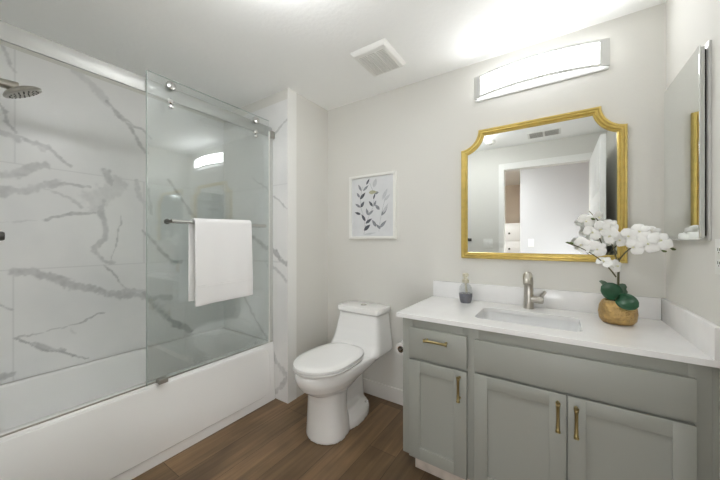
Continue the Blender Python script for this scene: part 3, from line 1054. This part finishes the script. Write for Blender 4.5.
def mpath(ins):
    """outline inset by ins; scooped corners are ellipses around the outer corner"""
    pts = [(MX0 + ins, MZ0 + ins), (MX1 - ins, MZ0 + ins)]
    rx, rz = MX1 - MBx, MZT - MZS
    k = 10

    def arc(cx, cz, rx, rz, sgn):
        out = []
        # start on the vertical side, end on the top side
        for i in range(k + 1):
            a = i / k
            out.append((a, cx, cz))
        return out
    # right corner, centre (MX1, MZT)
    R_x, R_z = rx + ins, rz + ins
    a0 = math.asin(min(1, ins / R_x)); a1 = math.asin(min(1, ins / R_z))
    for i in range(k + 1):
        a = a0 + (PI / 2 - a1 - a0) * i / k
        pts.append((MX1 - R_x * math.sin(a), MZT - R_z * math.cos(a)))
    L_x = (MA - MX0) + ins
    a0 = math.asin(min(1, ins / L_x))
    for i in range(k + 1):
        a = (PI / 2 - a1) + (a0 - (PI / 2 - a1)) * i / k
        pts.append((MX0 + L_x * math.sin(a), MZT - R_z * math.cos(a)))
    return pts


prof = [(0.0, .001), (0.0, .016), (.004, .025), (.010, .027), (.014, .026), (.0155, .019), (.018, .018), (.0195, .024), (.025, .025), (.029, .022), (.031, .014), (.034, .014), (.0355, .017), (.039, .015), (.042, .009), (.042, .001)]
b = BM()
loops = []
for ins, hgt in prof:
    loops.append([b.verts.new((x, YB - hgt, z)) for x, z in mpath(ins)])
n = len(loops[0])
for a, c in zip(loops, loops[1:]):
    for i in range(n):
        j = (i + 1) % n
        b.faces.new((a[i], a[j], c[j], c[i]))
bmesh.ops.recalc_face_normals(b, faces=b.faces)
obj('gilt_frame', b, M['gold'], t, smooth=28, label='moulded gold frame')
b = BM()
inner = mpath(.039)
vf = [b.verts.new((x, YB - .008, z)) for x, z in inner]
vb = [b.verts.new((x, YB - .002, z)) for x, z in inner]
b.faces.new(vf); b.faces.new(list(reversed(vb)))
for i in range(len(vf)):
    j = (i + 1) % len(vf)
    b.faces.new((vf[i], vb[i], vb[j], vf[j]))
bmesh.ops.recalc_face_normals(b, faces=b.faces)
obj('mirror_glass', b, M['mirror'], t, smooth=0)

# ================================================================== VANITY LIGHT
t = thing('vanity_light', 'lit bowed bar light with a silver frame on the wall above the mirror', 'light', (-.105, YB, 2.25))
LX0, LX1, LZ0, LZ1 = -.449, .238, 2.188, 2.331
lc, lh = (LX0 + LX1) / 2, (LX1 - LX0) / 2


def bow(x):
    return YB - .026 - .066 * (1 - ((x - lc) / lh) ** 2)


b = BM(); box(b, LX0 + .004, LX1 - .004, YB - .014, YB - .0005, LZ0 - .012, LZ1 - .006, .002); obj('back_plate', b, M['satin'], t)
ns = 28


def strip(b, xa, xb, za, zb, th=.006, dy=0.0):
    rings = []
    for i in range(ns + 1):
        x = xa + (xb - xa) * i / ns
        y = bow(x) + dy
        rings.append([Vector((x, y, za)), Vector((x, y, zb)), Vector((x, y + th, zb)), Vector((x, y + th, za))])
    tt = BM(); loft(tt, rings); merge(b, tt)


b = BM()
strip(b, LX0, LX1, LZ1 - .014, LZ1)
strip(b, LX0, LX1, LZ0, LZ0 + .015)
strip(b, LX0, LX0 + .044, LZ0 + .014, LZ1 - .013, dy=.0002)
strip(b, LX1 - .044, LX1, LZ0 + .014, LZ1 - .013, dy=.0002)
obj('front_frame', b, M['satin'], t, smooth=40)
b = BM()
rings = []
for i in range(ns + 1):
    x = LX0 + .040 + (LX1 - LX0 - .080) * i / ns
    y = bow(x) + .0068
    rings.append([Vector((x, y, LZ0 + .002)), Vector((x, y, LZ1 - .0045)), Vector((x, YB - .0142, LZ1 - .0045)), Vector((x, YB - .0142, LZ0 + .002))])
loft(b, rings)
df = obj('diffuser', b, M['lamp'], t, smooth=40, label='glowing white diffuser')
df.data.materials.append(M['lamp_dim'])
for p in df.data.polygons:
    if abs(p.normal.z) > .9:
        p.material_index = 1

# ================================================================== FRAMED PRINT
AX0, AX1, AZ0, AZ1 = -1.466, -1.028, 1.274, 1.799
t = thing('framed_print', 'white-framed print of grey watercolour leaves on the wall over the toilet', 'picture', ((AX0 + AX1) / 2, YB, 1.54))
b = BM()
fw = .020
loops = []
for ins, hgt in ((0, .0005), (0, .024), (.003, .027), (fw - .003, .027), (fw, .024), (fw, .006)):
    loops.append([b.verts.new((x, YB - hgt, z)) for x, z in ((AX0 + ins, AZ0 + ins), (AX1 - ins, AZ0 + ins), (AX1 - ins, AZ1 - ins), (AX0 + ins, AZ1 - ins))])
for a, c in zip(loops, loops[1:]):
    for i in range(4):
        b.faces.new((a[i], a[(i + 1) % 4], c[(i + 1) % 4], c[i]))
bmesh.ops.recalc_face_normals(b, faces=b.faces)
obj('frame', b, M['frame'], t, smooth=0)
b = BM(); box(b, AX0 + fw - .002, AX1 - fw + .002, YB - .008, YB - .001, AZ0 + fw - .002, AZ1 - fw + .002); pp = obj('print_paper', b, M['print'], t, smooth=0)


def aw(u, v):   # print coordinates 0..1 from the top left
    return AX0 + fw + (AX1 - AX0 - 2 * fw) * u, AZ1 - fw - (AZ1 - AZ0 - 2 * fw) * v


ART = {'ink_dark': [], 'ink_mid': [], 'ink_pale': [], 'ink_olive': []}
for u0, v0, u1, v1, w_, k in [
        (.36, .12, .44, .02, .045, 'ink_dark'), (.24, .22, .16, .10, .05, 'ink_mid'), (.28, .22, .42, .13, .05, 'ink_mid'),
        (.20, .33, .12, .24, .05, 'ink_mid'), (.20, .36, .34, .25, .065, 'ink_dark'), (.22, .50, .08, .43, .05, 'ink_mid'), (.22, .50, .31, .40, .065, 'ink_dark'),
        (.22, .62, .07, .58, .05, 'ink_dark'), (.34, .74, .24, .62, .06, 'ink_dark'), (.34, .78, .50, .70, .06, 'ink_dark'), (.30, .90, .46, .80, .075, 'ink_dark'),
        (.40, .64, .36, .52, .06, 'ink_mid'), (.40, .64, .54, .56, .05, 'ink_mid'), (.52, .50, .42, .40, .05, 'ink_dark'), (.54, .50, .60, .40, .05, 'ink_mid'), (.68, .56, .57, .47, .065, 'ink_mid'),
        (.53, .38, .58, .27, .035, 'ink_dark'), (.60, .84, .50, .72, .065, 'ink_mid'), (.70, .88, .60, .80, .05, 'ink_mid'), (.68, .86, .84, .74, .06, 'ink_mid'),
        (.72, .66, .86, .52, .065, 'ink_mid'), (.76, .62, .88, .46, .05, 'ink_pale'), (.74, .40, .86, .22, .07, 'ink_pale'), (.54, .18, .60, .03, .09, 'ink_pale'), (.78, .42, .92, .32, .06, 'ink_pale'),
        (.42, .26, .62, .26, .075, 'ink_olive'), (.56, .28, .66, .27, .06, 'ink_mid'), (.30, .97, .60, .94, .04, 'ink_pale')]:
    ART[k].append((u0, v0, u1, v1, w_))
lay = 0
for k, items in ART.items():
    for u0, v0, u1, v1, w_ in items:
        b = BM()
        lay += 1
        xa, za = aw(u0, v0); xb, zb = aw(u1, v1)
        d = Vector((xb - xa, 0, zb - za)); L = d.length; d.normalize()
        sd = Vector((-d.z, 0, d.x))
        ww = w_ * .42
        pts = [(i / 8, math.sin(PI * (i / 8) ** .8) * ww * .5) for i in range(9)]
        y = YB - .0082 - lay * .00005
        P = [Vector((xa, y, za)) + d * (L * f) + sd * h_ for f, h_ in pts] + [Vector((xa, y, za)) + d * (L * f) - sd * h_ for f, h_ in reversed(pts[1:-1])]
        b.faces.new([b.verts.new(p) for p in P])
        obj('painted_leaf', b, M[k], pp, smooth=0)
for line in ([(.30, .97), (.33, .85), (.30, .66), (.22, .50), (.22, .30), (.27, .15)], [(.33, .85), (.42, .66), (.53, .50), (.56, .30), (.44, .10)], [(.66, .92), (.68, .80), (.72, .62), (.80, .40)]):
    b = BM()
    pts = [Vector((aw(u, v)[0], YB - .0082, aw(u, v)[1])) for u, v in line]
    for p, q in zip(pts, pts[1:]):
        dd = (q - p).normalized(); sd = Vector((-dd.z, 0, dd.x)) * .0011
        b.faces.new([b.verts.new(p + sd), b.verts.new(p - sd), b.verts.new(q - sd), b.verts.new(q + sd)])
    obj('painted_stem', b, M['ink_mid'], pp, smooth=0)

# ================================================================== EXHAUST FAN
t = thing('exhaust_fan', 'square white exhaust fan grille on the ceiling', 'vent', (-.953, 1.645, H))
VX0, VX1, VY0, VY1, VZ = -1.067, -.840, 1.512, 1.778, H - .026
b = BM()
loft(b, [rrect(VX0 - .012, VX1 + .012, VY0 - .012, VY1 + .012, .006, H - .0005, 3), rrect(VX0 - .010, VX1 + .010, VY0 - .010, VY1 + .010, .006, H - .006, 3), rrect(VX0, VX1, VY0, VY1, .006, VZ + .003, 3), rrect(VX0 + .004, VX1 - .004, VY0 + .004, VY1 - .004, .005, VZ, 3)])
obj('cover', b, M['plastic'], t)
gx0, gx1, gy0, gy1 = VX0 + .026, VX1 - .026, VY0 + .034, VY1 - .012
cw_ = (gx1 - gx0 - 2 * .012) / 3
for k in range(3):
    xa = gx0 + k * (cw_ + .012)
    b = BM()
    box(b, xa, xa + cw_, gy0, gy1, VZ - .0015, VZ - .0004)
    g = obj('grille_field', b, M['grill'], t, smooth=0, label='grey louvred field')
    b = BM()
    n = 17
    for i in range(n):
        y = gy0 + (gy1 - gy0) * (i + .5) / n
        box(b, xa, xa + cw_, y - .0028, y + .0028, VZ - .0045, VZ - .0016)
    obj('louvres', b, M['plastic'], g, smooth=0)

# ================================================================== MEDICINE CABINET
t = thing('medicine_cabinet', 'mirrored medicine cabinet mounted on the right wall above the countertop', 'cabinet', (XR, 1.74, 1.6))
b = BM(); box(b, .4235, .4285, 1.538, 1.944, 1.262, 1.955, .0015); obj('mirror_door', b, M['mirror'], t, smooth=0)
b = BM(); box(b, .4287, .440, 1.545, 1.94, 1.268, 1.95, .001); obj('door_back', b, M['satin'], t)
b = BM(); box(b, .4402, .446, 1.556, 1.93, 1.275, 1.943); obj('gap_shade_strip', b, M['dark'], t)  # dark colour stands for the shade in the gap behind the door
b = BM(); box(b, .4462, XR - .0003, 1.536, 1.947, 1.258, 1.962, .001); obj('wall_flange', b, M['satin'], t)

# ================================================================== OUTLETS, PLATES


def plate(name, label, cat, c, normal, w, hgt, kind, group=None):
    """wall plate at c; normal is the outward wall direction"""
    n = Vector(normal)
    rot = n.to_track_quat('-Y', 'Z').to_matrix().to_4x4()
    t = thing(name, label, cat, c, group)
    mt = Matrix.Translation(c) @ rot

    def add(nm, boxes, material, parent, bev=.001):
        tb_ = BM()
        for q in boxes:
            box(tb_, *q, bev)
        b = BM(); merge(b, tb_, mt)
        return obj(nm, b, material, parent)
    p = add('face_plate', [(-w / 2, w / 2, -.006, -.0003, -hgt / 2, hgt / 2)], M['plastic'], t)
    if kind == 'outlet':
        for z in (-.022, .022):
            s = add('socket', [(-.017, .017, -.0085, -.0062, z - .014, z + .014)], M['trim'], t)
            add('slot', [(-.008, -.005, -.0092, -.0086, z - .003, z + .007), (.005, .008, -.0092, -.0086, z - .003, z + .006), (-.002, .002, -.0092, -.0086, z - .010, z - .006)], M['dark'], s, 0)
    else:
        k = int(round(w / .046 - .6)) if w > .09 else 1
        for i in range(k):
            x = (i - (k - 1) / 2) * .046
            add('rocker', [(x - .016, x + .016, -.009, -.0062, -.033, .033)], M['trim'], t)
    return t


plate('wall_outlet', 'white wall outlet on the right wall beside the medicine cabinet', 'outlet', (XR, 1.455, 1.205), (-1, 0, 0), .075, .118, 'outlet')
plate('switch_plate', 'double light switch seen in the mirror left of the doorway', 'switch', (-.735, YF0, 1.225), (0, 1, 0), .115, .118, 'switch')
plate('hall_outlet', 'small wall plate on the hallway wall seen through the doorway in the mirror', 'outlet', (-.315, -1.1, 1.225), (0, 1, 0), .075, .118, 'outlet')

# robe hook on the front wall
t = thing('robe_hook', 'small dark robe hook reflected at the lower left of the mirror', 'hook', (-.965, YF0, 1.27))
b = BM(); box(b, -.99, -.94, YF0 + .0003, YF0 + .008, 1.25, 1.29, .002); obj('hook_plate', b, M['darkmetal'], t)
b = BM(); tube(b, [(-.965, YF0 + .006, 1.272), (-.965, YF0 + .035, 1.268), (-.965, YF0 + .05, 1.285)], .006, 10); obj('peg', b, M['darkmetal'], t)

# ceiling register and detector seen in the mirror
t = thing('ceiling_register', 'long ceiling air register reflected near the top of the mirror', 'vent', (-.11, .285, H))
b = BM(); box(b, -.265, .045, .19, .38, H - .008, H - .0004, .002); obj('frame', b, M['plastic'], t)
for xa, xb in ((-.245, -.12), (-.10, .025)):
    b = BM()
    for i in range(7):
        y = .21 + i * .025
        box(b, xa, xb, y - .008, y + .008, H - .011, H - .0085)
    obj('louvres', b, M['guide'], t, smooth=0)
t = thing('smoke_detector', 'round white detector on the ceiling reflected at the upper left of the mirror', 'detector', (-.65, .31, H))
b = BM(); lathe(b, [(.055, 0.0005), (.055, .018), (.045, .03), (0, .032)], (-.65, .31, H), (0, 0, -1)); obj('housing', b, M['plastic'], t)
b = BM(); lathe(b, [(.02, 0.032), (.018, .035), (0, .036)], (-.65, .31, H), (0, 0, -1)); obj('sensor_cap', b, M['grill'], t)

# flat housing for the added hallway fill light, an unseen lamp
for nm, lab, x, y, sx, sy in (('hall_fill_housing', 'added square fill lamp on the unseen hallway ceiling behind the camera', -1.30, -.45, .56, .56),):
    t = thing(nm, lab, 'light', (x, y, H))
    b = BM(); box(b, x - sx / 2, x + sx / 2, y - sy / 2, y + sy / 2, H - .025, H - .0005, .004); obj('lamp_housing', b, M['plastic'], t)

t = thing('ceiling_fill_disc', 'added round white fill lamp on the bathroom ceiling near the doorway', 'light', (-.87, .70, H))  # lamp added just out of frame to raise the room's brightness
b = BM(); lathe(b, [(.07, .0005), (.07, .015), (.012, .02), (.012, .056)], (-.87, .70, H), (0, 0, -1)); obj('lamp_base', b, M['plastic'], t)
b = BM(); lathe(b, [(.012, .056), (.155, .057), (.16, .062), (.16, .126), (.152, .134), (0, .138)], (-.87, .70, H), (0, 0, -1), 40); obj('shade', b, M['drum'], t)

# bathroom door, swung open into the room beside the camera (seen in the mirror)
t = thing('panel_door', 'white panelled door standing open along the right wall, seen edge-on in the mirror', 'door', (DX1 + .02, 0.0, 0))
DXA, DXB, DYA, DYB, DZB = .315, .353, .0, .865, 2.165
b = BM(); box(b, DXA, DXB, DYA, DYB, .008, DZB, .002); leafd = obj('door_leaf', b, M['door'], t)
for z0, z1 in ((.25, .95), (1.1, 1.6), (1.7, 2.0)):
    for y0, y1 in ((DYA + .1, .4), (.48, DYB - .1)):
        b = BM(); box(b, DXA - .004, DXA - .0002, y0, y1, z0, z1, .0015); obj('raised_panel', b, M['door'], leafd)
b = BM(); lathe(b, [(.026, 0), (.026, .006), (.01, .010), (.01, .035), (.026, .045), (.024, .062), (0, .066)], (DXA - .0002, DYB - .07, 1.0), (-1, 0, 0), 18); obj('knob', b, M['nickel'], leafd)
for z in (.25, 1.05, 1.9):
    b = BM(); lathe(b, [(.006, -.045), (.006, .045)], (DXA + .006, DYA - .006, z), (0, 0, 1), 10); obj('hinge', b, M['nickel'], t)

# unseen floor lamp added in the hallway to fill ceiling and low surfaces
FLX, FLY = .10, -.42
t = thing('fill_floor_lamp', 'added short floor lamp with a lit drum shade, unseen fill light in the hallway', 'lamp', (FLX, FLY, 0))
b = BM(); lathe(b, [(.12, .001), (.12, .012), (.03, .022), (.012, .03)], (FLX, FLY, 0)); obj('base', b, M['nickel'], t)
b = BM(); lathe(b, [(.010, .028), (.010, .62)], (FLX, FLY, 0)); obj('pole', b, M['nickel'], t)
b = BM(); lathe(b, [(.02, .60), (.17, .602), (.15, 1.0), (.02, 1.002)], (FLX, FLY, 0), n=40); obj('fill_shade', b, M['fill_shade'], t)

# dresser in the room beyond the hall
t = thing('white_dresser', 'white dresser far through the doorway at the left of the mirror image', 'dresser', (-1.0, -2.45, 0))
b = BM(); box(b, -1.5, -.5, -2.65, -2.3, .02, 1.6, .004); obj('carcass', b, M['door'], t)
for i in range(5):
    for j in range(2):
        b = BM(); xa = -1.48 + j * .49; box(b, xa, xa + .47, -2.298, -2.28, .06 + i * .30, .33 + i * .30, .003); d = obj('drawer', b, M['door'], t)
        b = BM(); lathe(b, [(.012, 0), (.012, .008), (.02, .018), (0, .022)], (xa + .235, -2.28, .2 + i * .30), (0, 1, 0), 12); obj('knob', b, M['darkmetal'], d)
